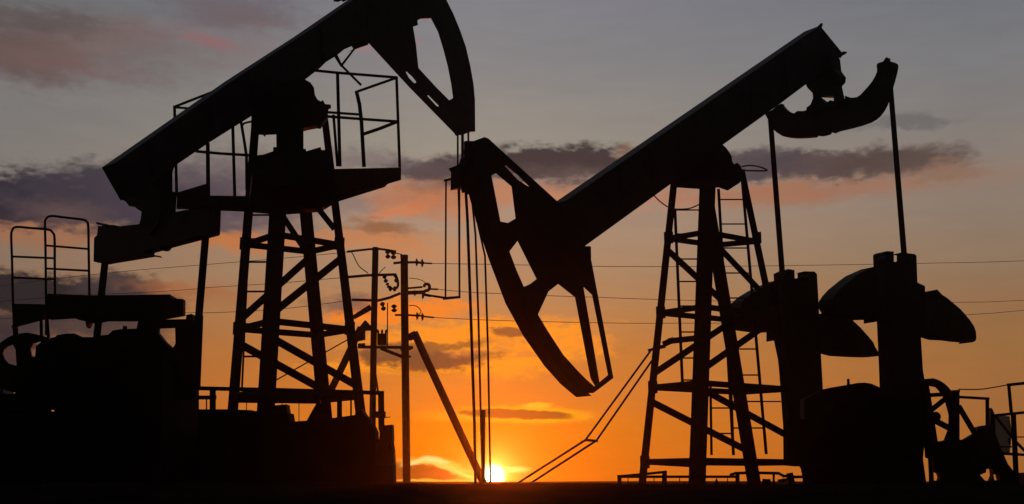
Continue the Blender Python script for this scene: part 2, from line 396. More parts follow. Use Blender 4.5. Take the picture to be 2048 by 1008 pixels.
m.slab(Plane(1950, 900, 20.9, 0), [(1885, 890), (1985, 890), (2000, 925), (1885, 925)], .5)
m.build('motor_body', CAST, fu)
m = MB(); m.slab(Plane(1862, 950, 20.3, 0), [(1855, 905), (1864, 905), (1865, 940), (1867, 992), (1858, 992), (1857.5, 950)], .04); m.build('support_leg', STEEL, fu)
# railing and sheet at the right edge
re = thing('walkway_railing', P(2030, 992, 21.5) * 1, 'tall dark walkway railing at the right edge of the picture with diagonal braces', 'railing', 'walkway railings')
railing(re, [([(2015, 770), (2048, 766.5), (2140, 756)], 6), ([(1989, 831), (2048, 825), (2140, 815)], 5.5), ([(1996, 894), (2023, 893.5)], 3), ([(2001, 907), (2048, 909.5), (2140, 912)], 5.5), ([(2032, 874), (2140, 874)], 2.2)],
        [((2017.5, 770), (2023, 830), 6.5), ((2026.5, 826), (2034, 992), 10)], [((1990, 831), (2025, 876), 5), ((2032, 884), (2060, 912), 6), ((2017, 877), (2020, 890), 4)], 21.5)
m = MB(); m.slab(Plane(2030, 950, 22, 0), [(2029, 946), (2046, 945), (2100, 944), (2100, 992), (2029, 992)], .5); m.build('kerb_block', CONC, re)
TARP = bpy.data.materials.new('grey_tarpaulin'); TARP.use_nodes = True; nt = TARP.node_tree
b = nt.nodes['Principled BSDF']; b.inputs['Base Color'].default_value = (.35, .34, .34, 1); b.inputs['Roughness'].default_value = .8
tr = nt.nodes.new('ShaderNodeBsdfTranslucent'); tr.inputs['Color'].default_value = (.24, .36, .38, 1)
ms = nt.nodes.new('ShaderNodeMixShader'); ms.inputs[0].default_value = .9
nz = nt.nodes.new('ShaderNodeTexNoise'); nz.inputs['Scale'].default_value = 5
nt.links.new(b.outputs[0], ms.inputs[1]); nt.links.new(tr.outputs[0], ms.inputs[2]); nt.links.new(ms.outputs[0], nt.nodes['Material Output'].inputs['Surface'])
m = MB()
q = []
for j in range(9):
    for i in range(6):
        x = 1986 + (2021 - 1986) * i / 5; y = 832 + (906 - 832) * j / 8
        p = P(x, y, 21.75); p.y += .04 * sin(i * 1.7 + j * .6); q.append(p)
m.add(q, [(j * 6 + i, j * 6 + i + 1, j * 6 + i + 7, j * 6 + i + 6) for j in range(8) for i in range(5)])
to = m.build('tarpaulin_sheet', TARP, None, smooth=True)
sm = to.modifiers.new('thick', 'SOLIDIFY'); sm.thickness = .006
tag(to, 'grey translucent sheet hung on the railing at the right edge', 'sheet')
m = MB(); m.tube(arc([P(1918, 778.5, 20.6), P(1953, 779, 20.9), P(1980, 776, 21.2), P(2016, 769.5, 21.5)]), .011)
tag(m.build('slack_wire', CABLE), 'thin slack wire from the spoked wheel frame to the tall railing', 'wire')

# ================================================================== PUMPJACK, LEFT
pl_ = thing('oil_pumpjack', (P(600, 700, 20).x, 20.0, 0),
            'black oil pumpjack with railed tower platform and raised horsehead', 'pumpjack', 'oil pumpjacks')
LB = Plane(590, 250, 20, 50)
LE = Plane(318, 470, 17.9, -40)
ZP = P(600, 850, 18.0).z                    # top of the plinth
l1 = legline((512, 235, 20.2), (466, 816, 20.2), ZP)
l2 = legline((563, 300, 19.5), (532, 816, 19.0), ZP)
l3 = legline((600, 300, 20.6), (651, 843, 21.3), ZP)
l4 = legline((648, 225, 20.2), (720, 816, 20.3), ZP)
for lg, a, b in ((l1, 17, 21), (l2, 33, 33), (l3, 25, 30), (l4, 14, 21)):
    m = MB(); m.bar(lg[0], lg[1], w(a), w(b), w(a) * .8); m.bar(lg[1], lg[1] + V((0, 0, .03)), .4, .4); m.build('leg', STEEL, pl_)
for y in (489, 658, 792): level(y, w(13), pl_, (l1, l2, l3, l4))
for la, ya, lb, yb, px in ((l1, 640, l3, 514, 15), (l2, 628, l4, 516, 15), (l1, 686, l3, 779, 16), (l2, 674, l4, 772, 15)):
    m = MB(); diag(m, la, ya, lb, yb, px); m.build('diagonal_brace', STEEL, pl_)
m = MB(); m.pbar((634, 414, 20), (669, 458, 20.1), 12); m.build('platform_strut', STEEL, pl_)
m = MB(); m.pbar((564, 430, 19.6), (614, 506, 21.0), 12); m.build('platform_strut', STEEL, pl_)
ladder((((500, 425, 20.9), (484, 775, 21.0)), ((546, 425, 20.9), (524, 775, 21.0))), (430, 478, 524, 583, 648, 713), pl_, 4, 4)
for lg in (l1, l2, l3, l4):
    for y in (489, 658):
        m = MB(); p = on(lg, 0, y); m.bar(p + V((0, -.08, .12)), p + V((0, -.08, -.12)), .19, .19, .012)
        m.build('gusset_plate', STEEL, pl_)
# deck
zb = P(801, 360, 18.3).z
K = [PZ(802, 360, zb), PZ(600, 427, zb), PZ(500, 372, zb), PZ(500, 372, zb)]
m = MB(); hgt = .225
m.prism([PZ(*q, zb) for q in ((802, 360), (775, 368), (770, 374), (600, 427), (505, 424), (353, 418), (353, 413), (497, 415), (504, 366))], [], V((0, 0, hgt)))
dk = m.build('platform_deck', STEEL, pl_)
m = MB(); m.slab(Plane(385, 380, 19.9, 15), [(354, 385), (412, 367.5), (420, 367), (420, 392), (354, 400)], .04); m.build('toe_plate', STEEL, pl_)
m = MB()
for t in (.15, .35, .55, .75, .92):
    a, b = K[0].lerp(K[3], t), K[1].lerp(K[2], t); a = a.lerp(b, .04); b = b.lerp(a, .04)
    m = MB(); m.bar(a - V((0, 0, .035)), b - V((0, 0, .035)), .06, .06, .07); m.build('deck_joist', STEEL, dk)
m = MB(); m.slab(Plane(425, 420, 19, 20), [(405, 418), (442, 420), (439, 470), (405, 478)], .12); m.build('deck_bracket', STEEL, pl_)
m = MB(); m.slab(Plane(590, 400, 19.6, 15), [(487, 415), (540, 412), (600, 420), (655, 410), (684, 392), (676, 400), (640, 424), (560, 430), (495, 424)], .3); m.build('deck_girder', STEEL, pl_)
# railings of the platform
pr2 = MB()
Yn, Yfar = 18.4, 20.2
def rr(pts, px, Y, name='rail'):
    m = MB()
    for a, b in zip(pts[:-1], pts[1:]): m.pbar((*a, Y), (*b, Y), px)
    return m.build(name, RAIL, prl)
prl = MB(); prl.pbar((793, 154, Yn), (799.5, 334, Yn), 6); prl = prl.build('platform_railing', RAIL, pl_)
rr([(620, 140), (675, 145.5), (794, 155)], 5.9, Yn)
rr([(675, 146), (680, 332)], 6.9, Yn + .1, 'post')
rr([(713, 183), (719, 209), (723, 245), (728, 333)], 8, Yn + .3, 'post')
rr([(712, 184), (793, 155.5)], 5.5, Yn)
rr([(656, 224.5), (719, 229)], 5.4, Yn + .2)
rr([(656, 233), (722, 238), (794, 243)], 5.9, Yn)
rr([(726, 268.5), (760, 257), (794, 243.5)], 7, Yn)
rr([(667, 230), (675, 332)], 5.9, Yn + .3, 'post')
rr([(348, 214), (394, 196), (430, 182)], 5.4, Yfar)
rr([(349, 212), (352, 335), (353.5, 392)], 6, Yfar, 'post')
rr([(349, 214.5), (380, 217)], 4.9, Yfar)
rr([(415.5, 287), (416.5, 392)], 8, Yn + .4, 'post')
rr([(465.5, 250), (469.5, 392)], 6.4, Yn + .2, 'post')
rr([(392, 302.5), (440, 307), (498, 310.5)], 5.9, Yn + .3)
rr([(482, 243), (489, 285), (493, 312), (493.5, 380)], 6, Yn + .4, 'post')
m = MB(); m.tube(arc([P(484, 252, Yn + .5), P(488, 247, Yn + .5), P(494, 245, Yn + .5), P(503, 243, Yn + .5)]), .02); m.build('rail', RAIL, prl)
# saddle block between platform and beam
SL = Plane(590, 270, 19.4, 10)
m = MB()
m.slab(SL, [(503, 226), (510, 222), (545, 200), (560, 165), (606, 156), (612, 160), (621, 165), (628, 175), (630, 190), (635, 199), (642, 203), (645, 200), (648, 203), (650, 208), (662, 211), (661, 216), (657, 219), (655, 240), (641, 258), (634, 257), (617, 260), (607, 263),
            (607, 304), (641, 294), (643, 300), (662, 300), (668, 355), (500, 360), (500, 312), (527, 309), (553, 300), (553, 269), (532, 270), (530, 274), (526, 270), (503, 268)], .2)
m.slab(Plane(580, 200, 19.7, 10), [(560, 190), (600, 190), (600, 345), (560, 345)], .5)
m.build('saddle_bearing', CAST, pl_)
# beam
m = MB()
m.slab(LB, [(203.5, 335), (450, 163), (589, 73), (700, -3), (790, -62), (826, -40), (836, 50), (740, 84), (737, 87), (720, 95), (708, 100), (702, 91), (688, 99), (672, 112), (652, 124), (640, 136), (609, 160), (503, 232), (420, 284), (355, 328), (310, 362), (241, 401)], .42, -.21,
       [[(755, 56), (758, 53), (761, 55), (759, 59)]])
lb_ = m.build('walking_beam', BEAM, pl_)
m = MB()
for x, y0, y1 in ((300, 276, 356), (420, 192, 276), (500, 138, 225), (640, 48, 128)):
    m = MB(); m.bar(LB.at(x, y0 + 8, -.215), LB.at(x + 8, y1 - 4, -.215), .03, .03, .05); m.build('web_stiffener', BEAM, lb_)
m = MB()
m.slab(LB, [(667, 3), (668, -6), (690, -10), (694, 0), (686, 4), (682, 0), (676, 4)], .1, -.1)
m.build('lifting_eye', CAST, lb_)
m = MB(); m.pbar((672, 112, 20.5), (683, 132, 20.5), 8, 5); m.pbar((683, 131, 20.5), (722, 170, 20.5), 5); m.pbar((683, 131, 20.5), (709, 97, 20.5), 5, 4); m.build('brake_linkage', STEEL, lb_)
# horsehead
m = MB()
m.slab(LB, [(801, 0), (814, 24), (825, 0), (846, -60), (862, -70), (893, 0), (907, 28), (920.5, 61), (932, 94), (941, 133), (947, 167), (950, 200), (950.5, 263), (936, 263), (930, 268), (912, 272), (907, 265), (818, 174), (793, 147), (737, 86), (730, 40), (760, -50), (785, -50)],
       .05, -.22, [[(825, 46), (838.6, 38), (862, 37), (876, 64), (887, 100), (895.5, 133), (902.5, 169), (906, 196), (899, 201), (873, 175), (837, 136), (832, 89)],
                    [(811, 143), (814, 144), (824, 153), (832, 163), (831.5, 167), (828, 166), (818, 156)], [(854, 191), (857, 191), (877, 211), (877, 215), (873, 212)]])
h2 = m.build('horsehead', STEEL, pl_)
m = MB()
m.slab(LB, [(866, -60), (893, 2), (906, 30), (919, 62), (930, 94), (939, 133), (945, 167), (948, 200), (948, 258), (918, 258), (914, 200), (905, 150), (893, 100), (880, 60), (850, 0)], .04, .14)
m.slab(LB, [(780, -20), (800, 10), (822, 60), (828, 130), (808, 140), (760, 90), (745, 40)], .04, .14)
m.build('rear_side_plate', STEEL, h2)
m = MB()
ar = [(862, -70), (893, 0), (907, 28), (920, 61), (931.5, 94), (940.5, 133), (946.5, 167), (949.5, 200), (950, 262)]
for A, B in zip(ar[:-1], ar[1:]):
    q = []
    for p in (A, B):
        f = LB.at(p[0], p[1], -.17); q += [f, f + LB.n * .34]
    t = LB.u * -.03
    m.add([q[0], q[1], q[3], q[2], q[0] + t, q[1] + t, q[3] + t, q[2] + t], [(0, 1, 2, 3), (7, 6, 5, 4), (0, 4, 5, 1), (1, 5, 6, 2), (2, 6, 7, 3), (3, 7, 4, 0)])
m.build('track_plate', STEEL, h2)
YL = LB.at(930, 250).y
for pts, px in (([(915.5, 266), (915.5, 340), (918, 420), (919, 590)], 4), ([(925, 262), (925, 322), (931, 372), (935, 440), (942, 640), (949, 850), (951, 962), (952, 985)], 6), ([(936.5, 258), (937, 330), (946, 420), (951, 470), (957, 640), (962, 850), (965, 962), (966, 985)], 4.2)):
    m = MB(); m.ptube([(*p, YL) for p in pts], px); m.build('bridle_cable', CABLE, pl_)
# equaliser, bearing, pitmans
m = MB()
m.slab(LE, [(187, 523), (188, 476), (194, 470), (196, 452), (204, 452), (206, 448), (214, 448), (216, 453), (224, 454), (228, 450), (232, 453), (236, 460), (278, 448), (284, 430), (350, 424), (370, 420), (442, 420), (439, 471), (405, 480), (344, 496), (339, 502), (333, 503), (328, 501), (310, 506), (308, 511), (302, 512), (298, 508), (218, 529), (201, 525)], .22, -.11)
m.build('equalizer', BEAM, pl_)
m = MB()
m.slab(LE, [(238, 396), (251, 403), (258, 412), (270, 413), (274, 418), (283, 423), (280, 450), (300, 470), (350, 450), (352, 416), (354, 385), (345, 385), (345, 345), (350, 330), (310, 350)], .3, -.15,
       [[(299, 373), (310, 365), (312, 366), (306, 371)]])
m.build('equalizer_bearing', CAST, pl_)
for a, b, c in (((210.5, 520, 19.1), (193, 680, 19.1), 14), ((411, 474, 16.9), (397, 640, 16.9), 15)):
    m = MB(); m.pbar(a, b, c, c, .12); m.build('pitman_arm', STEEL, pl_)
m = MB(); m.pbar((398, 632, 16.9), (392, 780, 16.9), 17); m.build('crank', CAST, pl_)
# drive unit low at left
GL = Plane(250, 700, 17.6, 0)
m = MB()
m.slab(GL, [(96, 700), (100, 676), (110, 674), (114, 670), (121, 669), (132, 667), (146, 667), (155, 669), (162, 674), (185, 674), (201, 671), (217, 669), (225, 661), (236, 659), (246, 658), (273, 657), (277, 640), (372, 638), (372, 630), (390, 631), (402, 668), (398, 720), (398, 800), (96, 800)],
       .2, 0, [[(320, 657.5), (350, 652.5), (351, 687), (345, 697), (336, 686), (320, 666)]])
m.slab(Plane(250, 740, 17.85, 0), [(110, 705), (385, 705), (385, 800), (110, 800)], .8)
gx = m.build('gearbox', CAST, pl_)
m = MB(); c = P(250, 655.5, 17.7); m.ring(c, V((1, 0, 0)), V((0, 1, 0)), V((0, 0, 1)), .004, .034, .05, 14); m.pbar((250, 660, 17.7), (250, 655, 17.7), 4); m.build('breather_cap', RAIL, gx)
FW = Plane(60, 725, 17.3, 12)
m = MB()
m.slab(FW, smooth_poly([(-30, 740), (-22, 706), (0, 686), (21, 672), (40, 667), (54, 665.5), (79, 670), (100, 678), (118, 700), (124, 735), (112, 770), (80, 786), (40, 787), (0, 776), (-20, 760), (-30, 742)], 3), .07, 0,
       [[(7.5, 708), (11, 699), (17, 693), (27, 689), (31, 699), (33, 731), (19, 728), (11, 719)], [(62.5, 699), (69, 687), (81, 681.5), (81, 685), (72, 692), (70, 713), (65, 714)]])
m.build('flywheel', CAST, pl_)
m = MB()
m.slab(Plane(200, 900, 16.9, 0), [(-60, 788), (26, 788), (60, 770), (110, 745), (398, 745), (398, 985), (-60, 985)], 2.0, 0,
       [[(28, 819), (48, 819), (48, 832), (42, 833), (33, 829)], [(103, 819.5), (109, 820.5), (108, 823), (103, 822.5)]])
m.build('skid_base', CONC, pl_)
# service deck with ladder hoops
sd = thing('service_platform', P(200, 985, 17.8) * 1, 'dark raised service platform with two tall rounded handrail hoops at the far left', 'platform')
m = MB()
m.slab(Plane(230, 610, 17.8, 2), [(90, 587), (371, 601), (371, 632), (320, 641), (277, 643), (217, 643), (203, 646), (185, 647), (184, 653), (173, 655), (170, 641), (158, 640), (154, 637), (95, 637), (90, 620)], .16)
m.slab(Plane(230, 600, 18.0, 2), [(96, 592), (365, 604), (365, 618), (96, 612)], .8)
m.build('deck', STEEL, sd)
m = MB(); m.slab(Plane(60, 630, 17.2, 2), [(28, 607.5), (92, 610), (92, 640), (79, 640), (56, 647), (33, 654.5), (29, 655)], .08); m.build('lower_deck', STEEL, sd)
def hoop(pts, rungs, Y, px=5):
    m = MB(); m.tube(arc([P(*p, Y) for p in pts], 5), px / 2 * Y / F, 8)
    h = m.build('handrail_hoop', RAIL, sd)
    for a, b in rungs:
        m = MB(); m.ptube([(*a, Y), (*b, Y)], 4.4); m.build('rung', RAIL, h)
hoop([(28.5, 662), (26, 600), (24, 520), (22.5, 475), (24, 462), (32, 454), (60, 456), (96, 459), (105, 465), (109, 476), (109.5, 530), (110, 592)], [((24, 513), (109, 516.5)), ((25, 555), (109, 558.5))], 17.2)
hoop([(92.5, 670), (92, 590), (91, 500), (90, 450), (92, 438), (102, 432), (130, 435), (164, 439), (173, 443), (176.5, 454), (177.5, 510), (179, 595)], [((92, 491), (177, 498)), ((92, 537), (177, 541.5))], 18.0)
for a, b, px in (((82, 638), (83, 672), 6), ((94, 636), (97, 676), 6), ((35, 652), (82, 640), 3), ((30, 650), (33, 690), 10), ((298, 640), (298, 700), 36), ((197, 640), (194, 680), 13), ((26, 652), (30, 661), 6)):
    m = MB(); m.pbar((*a, 17.7), (*b, 17.7), px, None, .08); m.build('support_post', STEEL, sd)
m = MB(); m.slab(Plane(10, 770, 18.6, 0), [(-40, 749), (10, 749), (24, 757), (28, 790), (-40, 790)], .4)  # box added to give a bluish patch of uncertain origin here
cb = m.build('blue_patch_box', BLUE); tag(cb, 'made-up dull blue box for a bluish patch low at the left edge below the flywheel', 'stand-in box')

# plinth under the left tower
m = MB()
m.slab(Plane(590, 900, 17.7, 0), [(395, 818.5), (454, 818.5), (500, 820), (546, 828), (588, 828.5), (591, 847), (614, 844), (623, 838), (665, 836), (709, 830), (722, 818), (735, 830), (748, 845), (758, 865), (757, 880), (768, 883), (788, 884), (791, 905), (793, 963), (794, 992), (395, 992)], .5)
m.slab(Plane(590, 900, 18.2, 0), [(395, 856), (754, 856), (785, 990), (395, 990)], 3.6)
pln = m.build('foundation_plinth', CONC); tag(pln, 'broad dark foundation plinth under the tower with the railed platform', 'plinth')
gr2 = thing('guard_railing', P(580, 840, 17.9) * 1, 'dark guard railing on the plinth under the tower with the railed platform', 'railing', 'low guard railings')
railing(gr2, [([(396, 776.5), (560, 780), (768, 786)], 8), ([(477, 797), (641, 799)], 17), ([(396, 795), (432, 795)], 8), ([(640, 796), (680, 792)], 8), ([(745, 829), (771, 829.5)], 13)],
        [((425.5, 774), (425.5, 822), 12), ((413, 792), (413, 822), 2.5), ((679, 785), (679, 840), 10), ((702, 790), (702, 836), 3.5), ((762, 783), (763, 860), 12), ((640, 806), (618, 845), 12), ((748, 800), (748, 850), 3)],
        [((493, 800), (493, 822), 1.6), ((598, 800), (598, 848), 1.6), ((564, 800), (564, 812), 1.6), ((712, 790), (712, 832), 3)], 17.9)
m = MB(); m.slab(Plane(566, 820, 17.8, 0), [(546, 811), (580, 811), (580.5, 830), (546, 830)], .3, 0, [[(547, 819), (574, 818), (574, 826), (547, 827)]])
tag(m.build('tool_tray', STEEL), 'small open dark frame box standing on the plinth edge between the tower legs', 'box')
m = MB(); m.slab(Plane(775, 870, 17.6, 0), [(757, 852), (767, 851), (788, 851), (789, 884), (782, 884), (776, 894), (775.5, 902), (791, 904), (791, 930), (750, 930), (750, 885), (757, 883), (759, 878), (759, 864)], .3)
m.pbar((768, 835, 17.6), (781, 834, 17.6), 1.6)
tag(m.build('valve_bracket', STEEL), 'dark stepped bracket fixed to the right end of the foundation plinth', 'bracket')

# ================================================================== wellhead
wl = thing('wellhead', P(966, 992, YH + .8) * 1, 'slim wellhead pipe standing right beside the setting sun', 'wellhead')
Yw = YH + .8
m = MB(); m.ptube([(967, 835, Yw), (966, 992, Yw)], 8, 12); m.build('pipe', CABLE, wl)
m = MB(); m.ptube([(967, 820, Yw), (967, 836, Yw)], 8.5, 12); m.build('stuffing_box', CAST, wl)

# ================================================================== utility poles
def insul(mb, a, b, px, n=3):
    a, b = P(*a), P(*b); r = px / 2 * 38 / F; pts = []; rs = []
    for i in range(n):
        for t, k in ((0, .35), (.3, 1), (.6, 1), (.9, .4)):
            pts.append(a.lerp(b, (i + t) / n)); rs.append(r * k)
    mb.tube(pts, rs, 10)
YP = 38.0
p1 = thing('utility_pole', P(744, 982, YP) * 1, 'tarred utility pole just right of the railed tower with arms reaching left', 'utility pole', 'utility poles')
m = MB(); m.ptube([(751, 495, YP), (748, 640, YP), (745, 850, YP), (744, 982, YP)], 13, 12); m.build('pole', WOOD, p1)
for pts, px in (([(694, 503.5), (715, 501), (738, 498.5), (751, 498), (760, 498), (775, 500), (792, 503)], 4.5), ([(697, 554), (737, 550.5), (792, 549)], 5.5), ([(704, 599.5), (739, 600.5), (757, 601), (780, 595), (801, 586.5)], 5.5)):
    m = MB()
    for a, b in zip(pts[:-1], pts[1:]): m.pbar((*a, YP), (*b, YP), px)
    m.build('crossarm', WOOD, p1)
for a, b, px in (((775, 500), (776, 518), 8), ((787, 502), (787, 519), 9), ((790, 547), (793, 566), 6), ((768, 550), (773, 566), 7), ((774, 566), (778, 576), 6), ((777, 577), (794, 578), 9), ((764, 604), (768, 622), 8), ((788, 609), (788.5, 625), 9)):
    m = MB(); insul(m, (*a, YP), (*b, YP), px * 1.25, 2); m.build('insulator', CERAMIC, p1)
m = MB(); m.tube(arc([P(791, 549, YP), P(795, 560, YP), P(796, 570, YP), P(793, 577, YP)]), .045); m.ptube([(780, 504, YP), (800, 508, YP)], 2); m.build('jumper_wire', CABLE, p1)
m = MB(); m.tube(arc([P(703, 504, YP), P(707, 511, YP), P(718, 532, YP), P(736, 546, YP)]), .017); m.build('jumper_wire', CABLE, p1)
m = MB(); m.tube(arc([P(771, 534, YP), P(764, 540, YP), P(758, 547, YP)]), .014); m.build('jumper_wire', CABLE, p1)
m = MB(); m.ptube([(775, 606, YP), (775, 640, YP), (775, 692, YP)], 2.2); m.build('conduit', CABLE, p1)
m = MB(); m.slab(Plane(722, 660, 37.8, 0), [(730, 640), (734, 643), (741, 651), (746, 651), (746, 661), (731, 662), (731, 680), (716, 683), (711, 676), (711, 663)], .25); m.build('junction_box', CAST, p1)
m = MB(); m.pbar((722, 655, 37.8), (568, 977, 37.8), 14); m.build('pole_brace', WOOD, p1)
m = MB(); m.pbar((707, 635, 37.6), (742, 614, 37.6), 9, 12, .1); m.build('lamp_arm', BLUE, p1)
m = MB(); m.pbar((716, 694, YP), (826, 695, YP), 6); m.pbar((716, 691, YP), (730, 690, YP), 8); m.build('platform_beam', WOOD, p1)
m = MB(); m.pbar((762, 697, YP), (806, 714, YP), 6.5); m.build('platform_brace', WOOD, p1)
m = MB()                                            # small transformer with fittings
c0, c1_ = P(764, 690, YP), P(764, 668, YP); m.tube([c0, c1_], .17, 14)
for dx in (-.12, 0, .12): m.tube([c1_ + V((dx, 0, -.02)), c1_ + V((dx * 1.2, 0, .1)), c1_ + V((dx * 1.3, 0, .16))], [.03, .045, .02], 8)
for i in range(7): m.bar(c0 + V((-.2 + i * .066, -.17, .04)), c0 + V((-.2 + i * .066, -.17, .32)), .015)
m.build('transformer', CAST, p1)
m = MB(); m.ptube([(751, 748, YP), (757, 790, YP)], 4); m.build('stub_brace', WOOD, p1)
m = MB(); m.tube([P(740, 652, YP), P(694, 680, 37), P(549, 762, 34)], .022); m.build('guy_wire', CABLE, p1)

p2 = thing('utility_pole', P(813, 982, YP) * 1, 'tarred utility pole with a leaning brace pole on its right and arms reaching right', 'utility pole', 'utility poles')
m = MB(); m.ptube([(808.5, 514, YP), (809, 600, YP), (811, 760, YP), (813.5, 982, YP)], 15.5, 14); m.build('pole', WOOD, p2)
m = MB(); m.ptube([(808.5, 516, YP), (808.5, 510.5, YP)], 16); m.pbar((803, 512, YP), (802, 508, YP), 4); m.build('pole_cap', WOOD, p2)
for pts, px in (([(787, 526.5), (800, 525), (832, 524.5), (848, 526)], 5), ([(816, 585.5), (848, 584.5)], 8), ([(816, 576.5), (845, 574)], 4), ([(790, 630), (815, 630), (848, 632)], 4)):
    m = MB()
    for a, b in zip(pts[:-1], pts[1:]): m.pbar((*a, YP), (*b, YP), px)
    m.build('crossarm', WOOD, p2)
def disc(x, y, rh, rw=4, par=None):
    m = MB(); c = P(x, y, YP); r = rh * YP / F; m.tube([c + V((-rw / 2 * YP / F, 0, 0)), c + V((-rw / 6 * YP / F, 0, 0)), c + V((rw / 2 * YP / F, 0, 0))], [r * .45, r, r * .5], 12); m.build('insulator', CERAMIC, par)
for x, y, r in ((833.6, 524.5, 9), (844.5, 526, 10), (834.5, 632, 9), (845, 633.5, 9), (846, 591, 8), (830, 586, 7)): disc(x, y, r, 4.5, p2)
m = MB(); m.ptube([(846, 526, YP), (855, 526.5, YP), (864, 527, YP)], 3.4); m.ptube([(848, 633, YP), (868, 635, YP)], 3.4); m.ptube([(860, 578, YP), (876, 578.5, YP)], 3.6); m.build('strain_clamp', CERAMIC, p2)
m = MB(); m.tube(arc([P(847, 587, YP), P(850, 582, YP), P(857, 580, YP), P(859, 573, YP), P(856, 568.5, YP), P(850, 569, YP), P(848, 574, YP)]), .055); m.build('hook', CAST, p2)
m = MB(); m.pbar((848, 589, YP), (862, 592, YP), 6, 5); m.build('arm_bracket', CAST, p2)
m = MB(); m.tube(arc([P(818, 611, YP), P(832, 612, YP), P(842, 622, YP), P(836, 631, YP)]), .015); m.tube(arc([P(818, 556, YP), P(835, 558, YP), P(848, 563, YP), P(850, 570, YP)]), .012); m.build('jumper_wire', CABLE, p2)
m = MB(); m.pbar((803, 678, YP), (822, 676, YP), 9); m.pbar((801, 699, YP), (823, 698, YP), 4); m.pbar((812, 713, YP), (822, 713, YP), 4); m.build('brace_bracket', CAST, p2)
m = MB(); m.pbar((818, 675, YP), (832, 668, YP), 15); m.ptube([(828.5, 665, YP), (848, 708, YP), (948, 925, YP), (975, 984, YP)], 15, 10); m.build('brace_pole', WOOD, p2)

# ------------------------------------------------------------------ wires
def wire(pts, label, px=1.15):
    m = MB(); q = arc([P(*p) for p in pts], 8); m.tube(q, px / 2 * 40 / F, 6)
    tag(m.build('power_line', CABLE), label, 'power line', 'overhead power lines')
wire([(-520, 660, 62), (-30, 577, 55), (217, 546, 50), (420, 528.5, 46), (560, 517, 43), (697, 504, 38)], 'topmost power line left of the poles')
wire([(-520, 670, 62), (-30, 606, 55), (330, 582.5, 50), (420, 575, 47), (560, 566, 43), (698, 554, 38)], 'middle power line left of the poles')
wire([(-520, 690, 62), (-30, 640, 55), (330, 626, 50), (420, 625.5, 47), (560, 618, 43), (705, 600, 38)], 'lowest power line left of the poles')
wire([(862, 527, 38), (1000, 529, 39), (1183, 532.5, 41), (1400, 533, 43), (1620, 530.5, 46), (1850, 526.5, 48), (2090, 520, 50), (2750, 492, 56)], 'topmost power line right of the poles')
wire([(876, 578.5, 38), (950, 585, 39), (1100, 591.5, 40), (1195, 594.5, 41), (1320, 599, 43), (1600, 605, 46), (1930, 604.5, 48), (2090, 599, 50), (2750, 572, 56)], 'middle power line right of the poles')
wire([(866, 635, 38), (1000, 641, 39), (1195, 645.5, 41), (1330, 646.5, 43), (1600, 644, 46), (1940, 629, 48), (2090, 617, 50), (2750, 560, 56)], 'lowest power line right of the poles')

# ================================================================== sky, sun
SUNX, SUNY = 986, 952
saz, sel = ae(SUNX, SUNY)
sd_ = ray(SUNX, SUNY).normalized()
sun = bpy.data.lights.new('sun', 'SUN'); sun.energy = 0.6; sun.angle = R(.5); sun.color = (1, .11, .006)
so = bpy.data.objects.new('sun', sun); col.objects.link(so); so.rotation_euler = (-sd_).to_track_quat('-Z', 'Y').to_euler()

wd = bpy.data.worlds.new('World'); sc.world = wd; wd.use_nodes = True; nt = wd.node_tree; nt.nodes.clear(); NN = nt.nodes.new; LK = nt.links.new
def setin(s, v):
    if hasattr(v, 'links') or isinstance(v, bpy.types.NodeSocket): LK(v, s)
    else: s.default_value = v
def M(op, a, b=0.0, c=0.0, clamp=False):
    n = NN('ShaderNodeMath'); n.operation = op; n.use_clamp = clamp
    setin(n.inputs[0], a); setin(n.inputs[1], b)
    if op in ('MULTIPLY_ADD',): setin(n.inputs[2], c)
    return n.outputs[0]
def lin(c):
    f = lambda u: (u / 255 / 12.92) if u / 255 <= .04045 else ((u / 255 + .055) / 1.055) ** 2.4
    return (f(c[0]), f(c[1]), f(c[2]), 1)
def ramp(fac, stops):
    n = NN('ShaderNodeValToRGB'); e = n.color_ramp.elements
    while len(e) < len(stops): e.new(.5)
    for el, (p, c) in zip(e, stops): el.position = p; el.color = lin(c)
    setin(n.inputs[0], fac); return n.outputs[0]
def mix(f, a, b, mode='MIX'):
    n = NN('ShaderNodeMix'); n.data_type = 'RGBA'; n.blend_type = mode; n.clamp_factor = True
    setin(n.inputs['Factor'], f); setin(n.inputs['A'], a); setin(n.inputs['B'], b); return n.outputs['Result']
def smooth(v, a, b, o0=0.0, o1=1.0, lin=False):
    n = NN('ShaderNodeMapRange'); n.interpolation_type = 'LINEAR' if lin else 'SMOOTHSTEP'
    setin(n.inputs[0], v)
    for i, q in enumerate((a, b, o0, o1)): n.inputs[i + 1].default_value = q
    return n.outputs[0]
tc = NN('ShaderNodeTexCoord')
vn = NN('ShaderNodeVectorMath'); vn.operation = 'NORMALIZE'; LK(tc.outputs['Generated'], vn.inputs[0])
sx = NN('ShaderNodeSeparateXYZ'); LK(vn.outputs[0], sx.inputs[0])
az = M('MULTIPLY', M('ARCTAN2', sx.outputs[0], sx.outputs[1]), 180 / pi)
el = M('MULTIPLY', M('ARCSINE', sx.outputs[2]), 180 / pi)
def EL(y, x=1024): return ae(x, y)[1]
elf = M('DIVIDE', el, 60.0, clamp=True)
def st(rows, x): return [(max(0, EL(y, x)) / 60, c) for y, c in sorted(rows, key=lambda r: -r[0])]
CEN = [(962, (238, 118, 0)), (900, (238, 122, 2)), (850, (232, 126, 10)), (800, (226, 127, 38)), (720, (210, 128, 50)), (640, (194, 132, 74)), (560, (180, 137, 98)), (480, (176, 142, 113)), (400, (166, 142, 124)),
       (300, (154, 145, 132)), (220, (148, 140, 132)), (130, (137, 133, 133)), (0, (131, 129, 135)), (-300, (112, 114, 124))]
